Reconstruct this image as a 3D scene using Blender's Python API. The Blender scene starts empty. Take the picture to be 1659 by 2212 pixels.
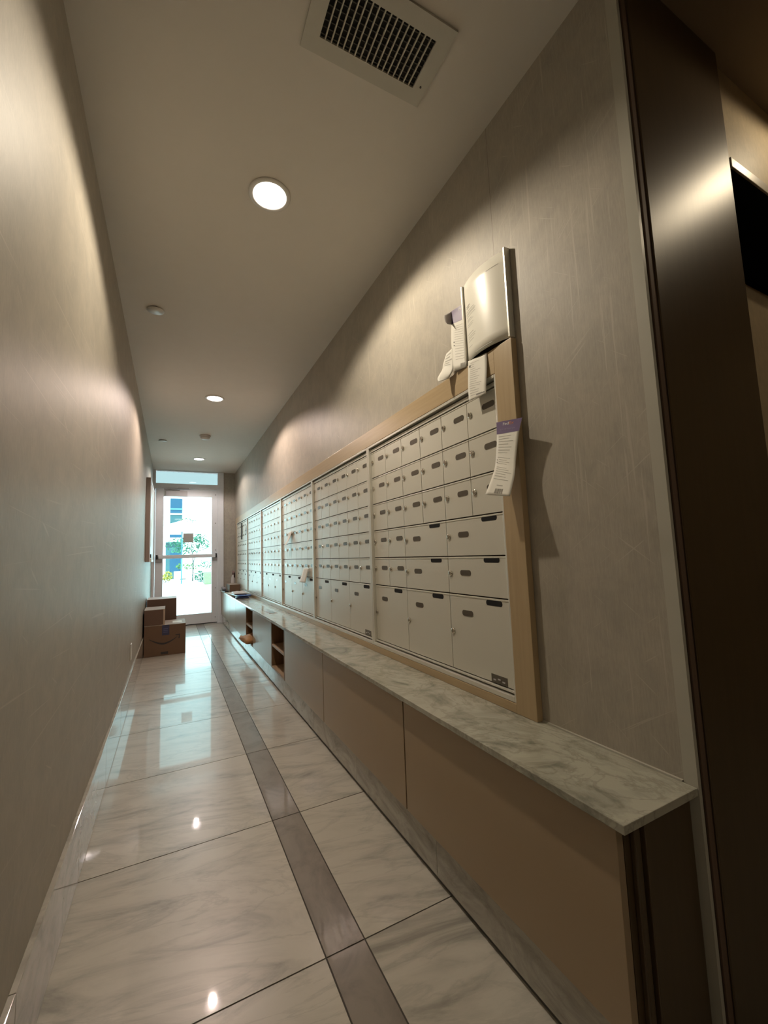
import bpy, bmesh, math, random
from mathutils import Vector, Matrix, Euler
random.seed(7)
S = bpy.context.scene
COL = S.collection

# ------------------------------------------------------------------ camera, world, sun, exposure
F_PX, W_PX = 901.5, 1659.0
yaw, pitch, roll = 0.4729, 0.0992, -0.0368
cyw, syw = math.cos(yaw), math.sin(yaw)
fw = Vector((syw*math.cos(pitch), cyw*math.cos(pitch), math.sin(pitch)))
r0 = Vector((cyw, -syw, 0)); u0 = r0.cross(fw)
rt = r0*math.cos(roll)+u0*math.sin(roll); up = -r0*math.sin(roll)+u0*math.cos(roll)
cam = bpy.data.cameras.new('camera'); cam_o = bpy.data.objects.new('camera', cam); COL.objects.link(cam_o)
M = Matrix((rt, up, -fw)).transposed().to_4x4(); M.translation = Vector((0.2566, 0, 0.9774))
cam_o.matrix_world = M
cam.sensor_fit = 'HORIZONTAL'; cam.sensor_width = 36.0; cam.lens = F_PX/W_PX*36.0
cam.clip_start = 0.02; cam.clip_end = 200
S.camera = cam_o
wd = bpy.data.worlds.new('sky'); S.world = wd; wd.use_nodes = True
bg = wd.node_tree.nodes['Background']; bg.inputs[0].default_value = (0.50, 0.85, 0.92, 1); bg.inputs[1].default_value = 3.3
S.view_settings.view_transform = 'Standard'; S.view_settings.look = 'None'
S.view_settings.exposure = 0.0; S.view_settings.gamma = 1.0; S.view_settings.use_curve_mapping = False
sun = bpy.data.lights.new('sun', 'SUN'); sun.energy = 17.5; sun.color = (0.66, 0.93, 1.0); sun.angle = math.radians(0.6)
so = bpy.data.objects.new('sun', sun); COL.objects.link(so)
so.rotation_euler = Vector((0.35, 0.75, -1.0)).to_track_quat('-Z', 'Y').to_euler()

H, WX, D = 2.376, 1.174, 7.1245
LAMPS = [((0.580, 1.504), (1.0, 0.865, 0.68), 40), ((0.578, 3.778), (1.0, 0.79, 0.69), 50), ((0.584, 6.20), (1.0, 0.86, 0.80), 32)]
LOBBY_W = 7
FILL_W = 4.5

# ------------------------------------------------------------------ materials
def new_mat(name):
    m = bpy.data.materials.new(name); m.use_nodes = True
    nt = m.node_tree; b = nt.nodes['Principled BSDF']
    return m, nt, b
def setp(b, **k):
    names = dict(color='Base Color', rough='Roughness', metal='Metallic', spec='Specular IOR Level', coat='Coat Weight', coatr='Coat Roughness',
                 emit='Emission Color', estr='Emission Strength', trans='Transmission Weight', ior='IOR', alpha='Alpha', aniso='Anisotropic', sheen='Sheen Weight')
    for a, v in k.items():
        b.inputs[names[a]].default_value = (*v, 1) if isinstance(v, tuple) and len(v) == 3 else v
def flat(name, color, rough=0.5, **k):
    m, nt, b = new_mat(name)
    # gentle procedural mottling so no surface is perfectly uniform
    tc = nt.nodes.new('ShaderNodeTexCoord'); n = nt.nodes.new('ShaderNodeTexNoise'); n.inputs['Scale'].default_value = k.pop('nscale', 14.0)
    n.inputs['Detail'].default_value = 4
    r = nt.nodes.new('ShaderNodeMapRange'); amt = k.pop('mottle', 0.06)
    r.inputs['To Min'].default_value = 1-amt; r.inputs['To Max'].default_value = 1+amt
    mx = nt.nodes.new('ShaderNodeMix'); mx.data_type = 'RGBA'; mx.blend_type = 'MULTIPLY'; mx.inputs[0].default_value = 1
    cmb = nt.nodes.new('ShaderNodeCombineColor')
    nt.links.new(tc.outputs['Object'], n.inputs['Vector']); nt.links.new(n.outputs[0], r.inputs[0])
    for i in range(3): nt.links.new(r.outputs[0], cmb.inputs[i])
    mx.inputs[6].default_value = (*color, 1); nt.links.new(cmb.outputs[0], mx.inputs[7]); nt.links.new(mx.outputs[2], b.inputs['Base Color'])
    setp(b, rough=rough, **k)
    return m
def ramp(nt, stops):
    r = nt.nodes.new('ShaderNodeValToRGB'); e = r.color_ramp.elements
    while len(e) < len(stops): e.new(0.5)
    for q, (p, c) in zip(e, stops): q.position = p; q.color = (*c, 1) if len(c) == 3 else c
    return r
def mapping(nt, scale=(1, 1, 1), rot=(0, 0, 0), src='Object'):
    tc = nt.nodes.new('ShaderNodeTexCoord'); mp = nt.nodes.new('ShaderNodeMapping')
    mp.inputs['Scale'].default_value = scale; mp.inputs['Rotation'].default_value = rot
    nt.links.new(tc.outputs[src], mp.inputs['Vector']); return mp
def noise(nt, mp, scale, detail=6, rough=0.6, dist=0.0):
    n = nt.nodes.new('ShaderNodeTexNoise'); n.inputs['Scale'].default_value = scale; n.inputs['Detail'].default_value = detail
    n.inputs['Roughness'].default_value = rough; n.inputs['Distortion'].default_value = dist
    nt.links.new(mp.outputs[0], n.inputs['Vector']); return n
def mul(nt, a, b_, fac=1.0, mode='MULTIPLY'):
    mx = nt.nodes.new('ShaderNodeMix'); mx.data_type = 'RGBA'; mx.blend_type = mode
    if isinstance(fac, (int, float)): mx.inputs[0].default_value = fac
    else: nt.links.new(fac, mx.inputs[0])
    for s, i in ((a, 6), (b_, 7)):
        if isinstance(s, tuple): mx.inputs[i].default_value = (*s, 1)
        else: nt.links.new(s, mx.inputs[i])
    return mx.outputs[2]
def bump(nt, b, h, strength, dist=0.002):
    bp = nt.nodes.new('ShaderNodeBump'); bp.inputs['Strength'].default_value = strength; bp.inputs['Distance'].default_value = dist
    nt.links.new(h, bp.inputs['Height']); nt.links.new(bp.outputs[0], b.inputs['Normal'])

def wallcover(name, base, scratch_dir, seam_y=None):
    m, nt, b = new_mat(name)
    mp = mapping(nt, (1, 6, 0.55)); f = noise(nt, mp, 55, 5, 0.7)           # vertical fibres
    fr = ramp(nt, [(0.3, (0.90, 0.90, 0.90)), (0.7, (1.08, 1.08, 1.07))]); nt.links.new(f.outputs[0], fr.inputs[0])
    mp2 = mapping(nt); g = noise(nt, mp2, 9, 5, 0.65, 0.6)
    gr = ramp(nt, [(0.3, (0.90, 0.905, 0.90)), (0.7, (1.09, 1.08, 1.05))]); nt.links.new(g.outputs[0], gr.inputs[0])
    c = mul(nt, base, fr.outputs[0]); c = mul(nt, c, gr.outputs[0])
    # silky woven-in threads: sparse light scratches in two directions
    for rx, sc, seed, lo in scratch_dir:
        tc = nt.nodes.new('ShaderNodeTexCoord'); rt_ = nt.nodes.new('ShaderNodeMapping'); rt_.inputs['Rotation'].default_value = (rx, 0, 0)
        nt.links.new(tc.outputs['Object'], rt_.inputs['Vector'])
        mp3 = nt.nodes.new('ShaderNodeMapping'); mp3.inputs['Scale'].default_value = sc; mp3.inputs['Location'].default_value = (seed, seed, seed)
        nt.links.new(rt_.outputs[0], mp3.inputs['Vector'])
        n = noise(nt, mp3, 10, 2, 0.5)
        rr = ramp(nt, [(lo, (0, 0, 0)), (lo+0.035, (1, 1, 1))]); nt.links.new(n.outputs[0], rr.inputs[0])
        c = mul(nt, c, (base[0]*1.16, base[1]*1.16, base[2]*1.14), rr.outputs[0], 'MIX')
    if seam_y is not None:
        tc = nt.nodes.new('ShaderNodeTexCoord'); sx = nt.nodes.new('ShaderNodeSeparateXYZ'); nt.links.new(tc.outputs['Object'], sx.inputs[0])
        cm = nt.nodes.new('ShaderNodeMath'); cm.operation = 'COMPARE'; cm.inputs[1].default_value = seam_y; cm.inputs[2].default_value = 0.0007
        nt.links.new(sx.outputs['Y'], cm.inputs[0]); c = mul(nt, c, (base[0]*0.45, base[1]*0.42, base[2]*0.4), cm.outputs[0], 'MIX')
    nt.links.new(c, b.inputs['Base Color']); setp(b, rough=0.5, spec=0.32)
    bump(nt, b, f.outputs[0], 0.25, 0.001)
    return m
PI = math.pi
WALL = (0.39, 0.357, 0.305)
M_wallL = wallcover('woven_wallcover_left', WALL, [(0.06, (1, 0.12, 9), 3.1, 0.665), (-0.05, (1, 0.1, 11), 7.7, 0.675), (0.5, (1, 0.5, 7), 9.7, 0.70)])
M_wallR = wallcover('woven_wallcover_right', WALL, [(0.0, (1, 9, 0.30), 1.3, 0.665), (0.62, (1, 0.5, 18), 5.2, 0.69), (-0.7, (1, 0.7, 20), 2.2, 0.71)], 0.947)
M_ceil = flat('ceiling_paint', (0.68, 0.64, 0.58), 0.85, mottle=0.025)
M_lobceil = flat('lobby_ceiling_dimmed', (0.24, 0.175, 0.115), 0.8, mottle=0.04)  # same ceiling in brown: the lobby's dim light put into the colour
M_lobwall = wallcover('lobby_wallcover', (0.44, 0.35, 0.23), [(0, (1, 5, 0.3), 4, 0.7)])

def marble(name, light, mid, dark, scale, rough, stretch=(1, 1, 1), rot=(0, 0, 0), vein=0.5, island=True, coat=0.0, warp=1.2):
    m, nt, b = new_mat(name)
    tc = nt.nodes.new('ShaderNodeTexCoord'); mp = nt.nodes.new('ShaderNodeMapping')
    mp.inputs['Rotation'].default_value = rot
    nt.links.new(tc.outputs['Object'], mp.inputs['Vector'])
    mp2 = nt.nodes.new('ShaderNodeMapping'); mp2.inputs['Scale'].default_value = stretch
    nt.links.new(mp.outputs[0], mp2.inputs['Vector'])
    if island:
        ge = nt.nodes.new('ShaderNodeNewGeometry'); mm = nt.nodes.new('ShaderNodeVectorMath'); mm.operation = 'SCALE'
        cx = nt.nodes.new('ShaderNodeCombineXYZ')
        for i in range(3): nt.links.new(ge.outputs['Random Per Island'], cx.inputs[i])
        nt.links.new(cx.outputs[0], mm.inputs[0]); mm.inputs['Scale'].default_value = 37.0
        nt.links.new(mm.outputs[0], mp2.inputs['Location'])
    a = noise(nt, mp2, scale, 8, 0.62, warp)
    ra = ramp(nt, [(0.30, dark), (0.44, mid), (0.56, light), (1, light)]); nt.links.new(a.outputs[0], ra.inputs[0])
    w = noise(nt, mp2, scale*0.55, 7, 0.6, 2.0)
    ad = nt.nodes.new('ShaderNodeMath'); ad.operation = 'SUBTRACT'; ad.inputs[1].default_value = 0.5; nt.links.new(w.outputs[0], ad.inputs[0])
    ab = nt.nodes.new('ShaderNodeMath'); ab.operation = 'ABSOLUTE'; nt.links.new(ad.outputs[0], ab.inputs[0])
    rv = ramp(nt, [(0.0, (vein,)*3), (0.03, (0, 0, 0)), (1, (0, 0, 0))]); nt.links.new(ab.outputs[0], rv.inputs[0])
    c = mul(nt, ra.outputs[0], dark, rv.outputs[0], 'MIX')
    nt.links.new(c, b.inputs['Base Color']); setp(b, rough=rough, spec=0.5, coat=coat, coatr=0.03)
    return m
M_floor = marble('polished_floor_marble', (0.53, 0.495, 0.425), (0.45, 0.42, 0.36), (0.27, 0.255, 0.22), 3.4, 0.32, (0.7, 2.2, 1), (0, 0, 0.25), 0.3, coat=0.5)
M_stripe = marble('taupe_border_marble', (0.235, 0.20, 0.168), (0.20, 0.17, 0.143), (0.15, 0.125, 0.105), 7, 0.32, (1, 1, 1), (0, 0, 0.7), 0.0, coat=0.5)
M_base = marble('skirting_marble', (0.46, 0.43, 0.375), (0.38, 0.355, 0.31), (0.27, 0.25, 0.22), 6, 0.05, (1, 1, 2), (0, 0, 0), 0.2)
M_counter = marble('counter_marble', (0.43, 0.415, 0.34), (0.34, 0.33, 0.27), (0.17, 0.168, 0.135), 6.5, 0.16, (1.5, 0.9, 1), (0, 0, -0.5), 0.40, False, 0.0, 1.4)
M_grout = flat('grout', (0.06, 0.05, 0.038), 0.8)
M_darkgap = flat('dark_gap_grey', (0.10, 0.095, 0.085), 0.6)

def wood(name, base, dark, rough=0.42, axis=1, metal=0.0, spec=0.5):
    m, nt, b = new_mat(name)
    sc = [14, 14, 14]; sc[axis] = 0.7
    mp = mapping(nt, tuple(sc)); n = noise(nt, mp, 6, 7, 0.6, 0.3)
    r = ramp(nt, [(0.25, dark), (0.65, base)]); nt.links.new(n.outputs[0], r.inputs[0])
    nt.links.new(r.outputs[0], b.inputs['Base Color']); setp(b, rough=rough, metal=metal, spec=spec); bump(nt, b, n.outputs[0], 0.05, 0.001)
    return m
M_mapleY = wood('maple_rail', (0.46, 0.345, 0.20), (0.41, 0.30, 0.17), 0.40, 1)
M_mapleZ = wood('maple_stile', (0.46, 0.345, 0.20), (0.41, 0.30, 0.17), 0.40, 2)
M_cab = flat('champagne_laminate', (0.36, 0.265, 0.165), 0.30, mottle=0.05, nscale=900, spec=0.55)
M_cabin = wood('cabinet_interior_wood', (0.20, 0.115, 0.055), (0.15, 0.085, 0.04), 0.5, 2)
M_shelf = wood('shelf_wood', (0.36, 0.25, 0.15), (0.30, 0.2, 0.12), 0.45, 1)
M_mail = flat('silver_enamel', (0.63, 0.61, 0.53), 0.34, mottle=0.03, nscale=700, metal=0.08, spec=0.35)
M_rail = flat('anodised_rail', (0.68, 0.66, 0.59), 0.3, mottle=0.02, metal=0.3)
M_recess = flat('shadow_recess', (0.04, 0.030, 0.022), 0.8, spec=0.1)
M_groove = flat('groove_brown', (0.045, 0.028, 0.015), 0.6, spec=0.2)
M_plate = flat('number_plate', (0.115, 0.10, 0.08), 0.22, metal=0.2)
M_black = flat('black_plastic', (0.008, 0.008, 0.008), 0.5)
M_slot = flat('slot_black', (0.002, 0.002, 0.002), 0.9)
M_chrome = flat('chrome', (0.72, 0.69, 0.62), 0.16, metal=1.0)
M_alu = flat('clear_anodised_door', (0.76, 0.77, 0.80), 0.42, mottle=0.03, metal=0.1)
M_alud = flat('closer_grey', (0.46, 0.44, 0.45), 0.4, metal=0.1)
M_screw = flat('screw_head', (0.08, 0.08, 0.08), 0.4, metal=0.5)
M_bronze = wood('dark_bronze_panel', (0.080, 0.051, 0.023), (0.066, 0.042, 0.018), 0.40, 2, 0.0, 0.5)
M_bronze2 = wood('brown_edge_strip', (0.16, 0.105, 0.075), (0.135, 0.09, 0.06), 0.6, 2, 0, 0.2)
M_corner = flat('corner_guard_metal', (0.44, 0.425, 0.36), 0.35)
M_paper = flat('white_paper', (0.74, 0.72, 0.64), 0.6, mottle=0.03)
M_paperb = flat('paper_back', (0.42, 0.39, 0.36), 0.7)
M_ink = flat('grey_print', (0.22, 0.21, 0.18), 0.7)
M_inkl = flat('light_print', (0.40, 0.385, 0.33), 0.7)
M_inkd = flat('dark_print', (0.035, 0.03, 0.03), 0.7)
M_purple = flat('purple_header', (0.085, 0.045, 0.135), 0.45)
M_white_t = flat('white_print', (0.75, 0.73, 0.72), 0.6)
M_mauve_t = flat('mauve_print', (0.30, 0.24, 0.36), 0.6)
M_orange_t = flat('orange_print', (0.55, 0.17, 0.03), 0.6)
M_card = flat('corrugated_card', (0.135, 0.078, 0.042), 0.75, mottle=0.06)  # this brown and the next darkened: backlit shade of carton sides in the colour
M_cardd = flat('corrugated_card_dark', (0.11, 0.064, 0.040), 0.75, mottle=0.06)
M_cardlit = flat('card_top_daylit', (0.38, 0.31, 0.25), 0.6)  # carton tops paler than the sides: daylight put into the colour
M_kraft = flat('kraft_paper', (0.42, 0.22, 0.085), 0.65, mottle=0.12, nscale=9)
M_tape = flat('clear_tape', (0.40, 0.30, 0.22), 0.2)
M_navy = flat('navy_tape', (0.045, 0.045, 0.09), 0.35)
M_vent = flat('vent_blade', (0.58, 0.56, 0.48), 0.6)
M_ventin = flat('duct_black', (0.006, 0.006, 0.005), 0.9)
M_ventfl = flat('vent_flange', (0.54, 0.52, 0.46), 0.6)
M_whitep = flat('white_plastic', (0.66, 0.64, 0.60), 0.4)
M_sunwhite = flat('white_stucco', (0.86, 0.87, 0.86), 0.85)
M_pave = flat('pale_paving', (0.82, 0.82, 0.80), 0.8, mottle=0.10, nscale=1.5)
M_blueglass = flat('blue_tinted_glass', (0.006, 0.045, 0.088), 0.4)
M_tealglass = flat('teal_tinted_glass', (0.025, 0.07, 0.08), 0.4)
M_leaf = flat('leaf_green', (0.045, 0.14, 0.085), 0.6, spec=0.1, mottle=0.5, nscale=3)
M_leaf2 = flat('leaf_lime', (0.10, 0.19, 0.05), 0.6, spec=0.1, mottle=0.4, nscale=3)
M_leafy = flat('leaf_yellow', (0.32, 0.28, 0.05), 0.6, spec=0.1, mottle=0.4, nscale=5)
M_stem = flat('bark', (0.05, 0.06, 0.055), 0.8)
M_limepl = flat('lime_stucco', (0.14, 0.17, 0.09), 0.8)
M_soil = flat('soil', (0.10, 0.07, 0.05), 0.9)
M_poly = flat('grey_polythene', (0.26, 0.27, 0.30), 0.25)
M_blue = flat('blue_polythene', (0.06, 0.15, 0.42), 0.25)
M_navyb = flat('navy_polythene', (0.01, 0.015, 0.06), 0.3)
M_whitem = flat('white_padded_paper', (0.66, 0.62, 0.60), 0.5)
M_screen = flat('screen_black', (0.0015, 0.0015, 0.0015), 0.9, spec=0.0)
M_bezel = flat('bezel_grey', (0.42, 0.36, 0.27), 0.35)

def glass_mat(name, tint, gloss=0.06, frosted=False):
    m = bpy.data.materials.new(name); m.use_nodes = True; nt = m.node_tree; nt.nodes.clear()
    out = nt.nodes.new('ShaderNodeOutputMaterial'); mx = nt.nodes.new('ShaderNodeMixShader')
    t = nt.nodes.new('ShaderNodeBsdfTransparent'); t.inputs[0].default_value = (*tint, 1)
    g = nt.nodes.new('ShaderNodeBsdfGlossy'); g.inputs['Roughness'].default_value = 0.02
    f = nt.nodes.new('ShaderNodeFresnel'); f.inputs[0].default_value = 1.45
    nt.links.new(f.outputs[0], mx.inputs[0]); nt.links.new(t.outputs[0], mx.inputs[1]); nt.links.new(g.outputs[0], mx.inputs[2])
    nt.links.new(mx.outputs[0], out.inputs[0]); return m
M_glass = glass_mat('clear_glass', (0.93, 0.97, 0.96)); M_dimglass = glass_mat('sky_dimming_glass', (0.57, 0.54, 0.53))  # transom tint is added to dim the bright sky behind it

# ------------------------------------------------------------------ mesh helpers
def add_box(bm, x0, x1, y0, y1, z0, z1, mi=0, bev=0.0):
    vs = [bm.verts.new((x, y, z)) for x in (x0, x1) for y in (y0, y1) for z in (z0, z1)]
    idx = [(0, 1, 3, 2), (4, 6, 7, 5), (0, 4, 5, 1), (2, 3, 7, 6), (0, 2, 6, 4), (1, 5, 7, 3)]
    fs = [bm.faces.new([vs[i] for i in q]) for q in idx]
    for f in fs: f.material_index = mi
    if bev > 0:
        es = list({e for f in fs for e in f.edges})
        r = bmesh.ops.bevel(bm, geom=es, offset=bev, segments=2, affect='EDGES', profile=0.6)
        for f in r['faces']: f.material_index = mi
    return fs
def add_lathe(bm, prof, seg=24, axis='Z', center=(0, 0, 0), mi=0):
    rings = []
    for r, h in prof:
        ring = []
        for i in range(seg):
            a = 2*PI*i/seg; c, s = math.cos(a)*r, math.sin(a)*r
            p = {'Z': (c, s, h), 'X': (h, c, s), 'Y': (c, h, s)}[axis]
            ring.append(bm.verts.new([p[k]+center[k] for k in range(3)]))
        rings.append(ring)
    for a, b in zip(rings, rings[1:]):
        for i in range(seg):
            f = bm.faces.new((a[i], a[(i+1) % seg], b[(i+1) % seg], b[i])); f.material_index = mi; f.smooth = True
    for ring in (rings[0], rings[-1]):
        if prof[rings.index(ring)][0] > 1e-5:
            f = bm.faces.new(ring); f.material_index = mi
def add_tube(bm, pts, rad, seg=8, mi=0):
    rings = []
    for i, p in enumerate(pts):
        p = Vector(p); t = (Vector(pts[min(i+1, len(pts)-1)])-Vector(pts[max(i-1, 0)])).normalized()
        a = t.orthogonal().normalized(); b = t.cross(a)
        r = rad[i] if isinstance(rad, (list, tuple)) else rad
        rings.append([bm.verts.new(p+a*math.cos(2*PI*k/seg)*r+b*math.sin(2*PI*k/seg)*r) for k in range(seg)])
    for a, b in zip(rings, rings[1:]):
        for i in range(seg):
            f = bm.faces.new((a[i], a[(i+1) % seg], b[(i+1) % seg], b[i])); f.smooth = True; f.material_index = mi
    for r in (rings[0], rings[-1]): bm.faces.new(r).material_index = mi
def add_prism(bm, pts2, y0, y1, mi=0, axis='Y'):
    def P(u, v, w): return {'Y': (u, w, v), 'X': (w, u, v), 'Z': (u, v, w)}[axis]
    a = [bm.verts.new(P(u, v, y0)) for u, v in pts2]; b = [bm.verts.new(P(u, v, y1)) for u, v in pts2]
    bm.faces.new(a).material_index = mi; bm.faces.new(b[::-1]).material_index = mi
    n = len(a)
    for i in range(n): bm.faces.new((a[i], b[i], b[(i+1) % n], a[(i+1) % n])).material_index = mi
def obj(name, bm, mats, parent=None, loc=None):
    bmesh.ops.recalc_face_normals(bm, faces=bm.faces)
    me = bpy.data.meshes.new(name); bm.to_mesh(me); bm.free()
    for m in (mats if isinstance(mats, (list, tuple)) else [mats]): me.materials.append(m)
    o = bpy.data.objects.new(name, me); COL.objects.link(o)
    if parent: o.parent = parent
    if loc: o.location = loc
    return o
def tag(o, label, cat, group=None, kind=None):
    o['label'] = label
    if cat: o['category'] = cat
    if group: o['group'] = group
    if kind: o['kind'] = kind
    return o
def struct(name, bm, mats, parent=None):
    o = obj(name, bm, mats, parent)
    if parent is None: o['kind'] = 'structure'
    return o
def thing(name, label, cat, loc=(0, 0, 0), group=None, rotz=0):
    o = bpy.data.objects.new(name, None); COL.objects.link(o); o.location = loc; o.rotation_euler = (0, 0, rotz)
    o.empty_display_size = 0.05
    return tag(o, label, cat, group)
def box_obj(name, b, mat, parent=None, bev=0.0, loc=None):
    bm = bmesh.new(); add_box(bm, *b, 0, bev); return obj(name, bm, mat, parent, loc)
def copy_tree(o, parent=None):
    c = o.copy(); COL.objects.link(c); c.parent = parent
    for ch in list(o.children): copy_tree(ch, c)
    return c

# ------------------------------------------------------------------ room shell
def sbox(name, b, mat): bm = bmesh.new(); add_box(bm, *b); return struct(name, bm, mat)
YB, XR = -2.6, 3.4
sbox('wall_left', (-0.12, 0.0, YB, D+0.12, -0.05, H), M_wallL)
sbox('wall_right', (WX, WX+0.14, 0.51, D+0.12, -0.05, H), M_wallR)
sbox('wall_back', (-0.12, XR+0.12, YB-0.12, YB, -0.05, H), M_lobwall)
sbox('wall_lobby_right', (XR, XR+0.12, YB, 0.51, -0.05, H), M_lobwall)
sbox('wall_lobby_front', (WX+0.14, XR+0.12, 0.512, 0.65, -0.05, H), M_lobwall)
bm = bmesh.new()
add_box(bm, -0.12, WX+0.012, YB-0.12, D+0.15, H, H+0.12, 0)
add_box(bm, WX+0.012, WX+0.14, 0.655, D+0.15, H, H+0.12, 0)
add_box(bm, WX+0.0122, XR+0.12, YB-0.12, 0.65, H, H+0.12, 1)
struct('ceiling', bm, [M_ceil, M_lobceil])
# end wall around the door (right-hand sliver of wallcover) and exterior lintel
sbox('wall_far', (1.0, WX, D-0.004, D+0.12, 0, H), M_wallR)

# floor: grout bed + separate polished tiles, taupe border strip
bm = bmesh.new()
add_box(bm, -0.12, XR+0.12, YB-0.12, D+0.12, -0.06, -0.0015, 2)
T, J0, S1, S2, g = 0.61, 1.0811, 0.6063, 0.7095, 0.0019
def tile(x0, x1, y0, y1, mi):
    if x1-x0 < 0.01 or y1-y0 < 0.01: return
    add_box(bm, x0+g, x1-g, y0+g, y1-g, -0.0016, 0.0, mi)
k = -7
while J0+k*T < D:
    y0 = J0+k*T; y1 = min(y0+T, D+0.03)
    tile(0.0, S1, y0, y1, 0); tile(S1, S2, y0, y1, 1); tile(S2, 1.32, y0, y1, 0)
    if y0 < 0.5:
        for q in range(4): tile(1.32+q*T, min(1.32+(q+1)*T, XR), y0, y1, 0)
    k += 1
struct('floor', bm, [M_floor, M_stripe, M_grout])
# skirting
bm = bmesh.new()
k = -6
while J0+k*T < D-0.05:
    add_box(bm, 0.0, 0.012, J0+k*T+0.0008, min(J0+(k+1)*T, D-0.02)-0.0008, 0.003, 0.197, 0, 0.0015); k += 1
struct('baseboard_left', bm, M_base)

# wall end: metal corner guard, brown strip, bronze cladding panel
bm = bmesh.new()
add_box(bm, WX-0.0022, WX-0.0002, 0.5095, 0.522, 0.0, H-0.001); add_box(bm, WX-0.0028, WX+0.007, 0.496, 0.5092, 0.0, H-0.001)
struct('trim_1', bm, M_corner)
bm = bmesh.new(); add_box(bm, WX+0.0072, WX+0.135, 0.4990, 0.5098, 0.0, H-0.001); struct('trim_2', bm, M_groove)
bm = bmesh.new(); add_box(bm, 1.190, 1.208, 0.4965, 0.4990, 0.0, H-0.001, 0, 0.003); struct('trim_3', bm, M_bronze2)
bm = bmesh.new(); add_box(bm, 1.212, 1.635, 0.494, 0.4989, 0.0, H-0.001, 0, 0.003); struct('trim_4', bm, M_bronze)

# ------------------------------------------------------------------ far door wall
LX0, LX1, LZ = 0.0387, 0.909, 2.0807
YF = D-0.012     # front face of frame
bm = bmesh.new()
add_box(bm, 0.0, LX0-0.003, YF, D+0.10, 0, H-0.001, 0)                    # left jamb
add_box(bm, LX1+0.003, 0.9506, YF+0.0006, D+0.10, 0, H-0.001, 0)               # right jamb
add_box(bm, 0.9508, 0.9998, D-0.022, D+0.099, 0, H-0.0012, 0)
add_box(bm, LX0-0.0025, LX1+0.0025, YF+0.0012, D+0.098, LZ+0.004, 2.165, 0)                # header
add_box(bm, 0.002, 0.950, YF-0.008, YF-0.0002, 2.105, 2.125, 0)
add_box(bm, LX0-0.0025, LX1+0.0025, YF+0.0012, D+0.098, 2.366, H-0.0014, 0)
add_box(bm, LX0-0.003, LX1+0.003, D-0.005, D+0.1, 0.0, 0.006, 0)
struct('door_frame_1', bm, M_alu).name = 'trim_5'
w1 = bmesh.new(); add_box(w1, 0.0236, 0.9506, D+0.03, D+0.036, 2.165, 2.371); win = struct('window_1', w1, M_dimglass)
bm = bmesh.new()
for b_ in ((0.0236, 0.032, 2.165, 2.371), (0.942, 0.9506, 2.165, 2.371), (0.0236, 0.9506, 2.165, 2.173), (0.0236, 0.9506, 2.363, 2.371)):
    add_box(bm, b_[0], b_[1], D+0.012, D+0.05, b_[2], b_[3])
o = obj('window_bead', bm, M_alu, win)
# leaf
GX0, GX1, GZ0, GZ1 = 0.146, 0.8242, 0.1666, 1.9689
bm = bmesh.new(); y0, y1 = D-0.010, D+0.035
add_box(bm, LX0, GX0, y0, y1, 0.012, LZ, 0, 0.002); add_box(bm, GX1, LX1, y0, y1, 0.012, LZ, 0, 0.002)
add_box(bm, GX0, GX1, y0, y1, 0.012, GZ0, 0); add_box(bm, GX0, GX1, y0, y1, GZ1, LZ, 0)
door = struct('door_1', bm, M_alu)
box_obj('glass_pane', (GX0-0.004, GX1+0.004, D+0.010, D+0.016, GZ0-0.004, GZ1+0.004), M_glass, door)
box_obj('sweep', (LX0+0.004, LX1-0.004, D-0.0112, D+0.03, 0.0062, 0.018), M_black, door)
bm = bmesh.new(); add_box(bm, 0.085, 0.878, D-0.065, D-0.035, 1.018, 1.072, 0, 0.006); pb = obj('push_bar', bm, M_alu, door)
for x in (0.066, 0.886):
    bm = bmesh.new(); add_box(bm, x-0.011, x+0.011, D-0.07, D-0.010, 1.014, 1.078, 0, 0.004); obj('end_cap', bm, M_black, pb)
for x0, x1 in ((0.05, 0.135), (0.835, 0.905)):
    box_obj('mounting_plate', (x0, x1, D-0.03, D-0.010, 0.965, 1.05), M_alud, pb, 0.003)
bm = bmesh.new(); add_box(bm, 0.171, 0.470, D-0.06, D-0.010, 1.963, 2.048, 0, 0.005); cl = obj('door_closer', bm, M_alud, door)
bm = bmesh.new(); add_tube(bm, [(0.36, D-0.04, 2.055), (0.15, D-0.075, 2.067), (0.42, D-0.03, 2.095)], 0.008, 8)
add_box(bm, 0.34, 0.49, D-0.045, D-0.0205, 2.088, 2.103); obj('closer_arm', bm, M_alud, cl)
for z in (2.009, 1.556, 1.131, 0.54, 0.093):
    bm = bmesh.new(); add_lathe(bm, [(0.0065, 0.0), (0.0065, 0.002), (0.003, 0.0035)], 12, 'Y', (0.879, D-0.0135, z)); obj('screw', bm, M_screw, door)
o = box_obj('paper_notice', (0.419, 0.562, D+0.0085, D+0.0095, 1.259, 1.40), M_paperb)  # grey of the sheet holds its unlit, backlit shade
tag(o, 'back of a small square paper notice, its backlit shade painted grey, stuck on the glass of the exit door', 'notice')

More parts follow.
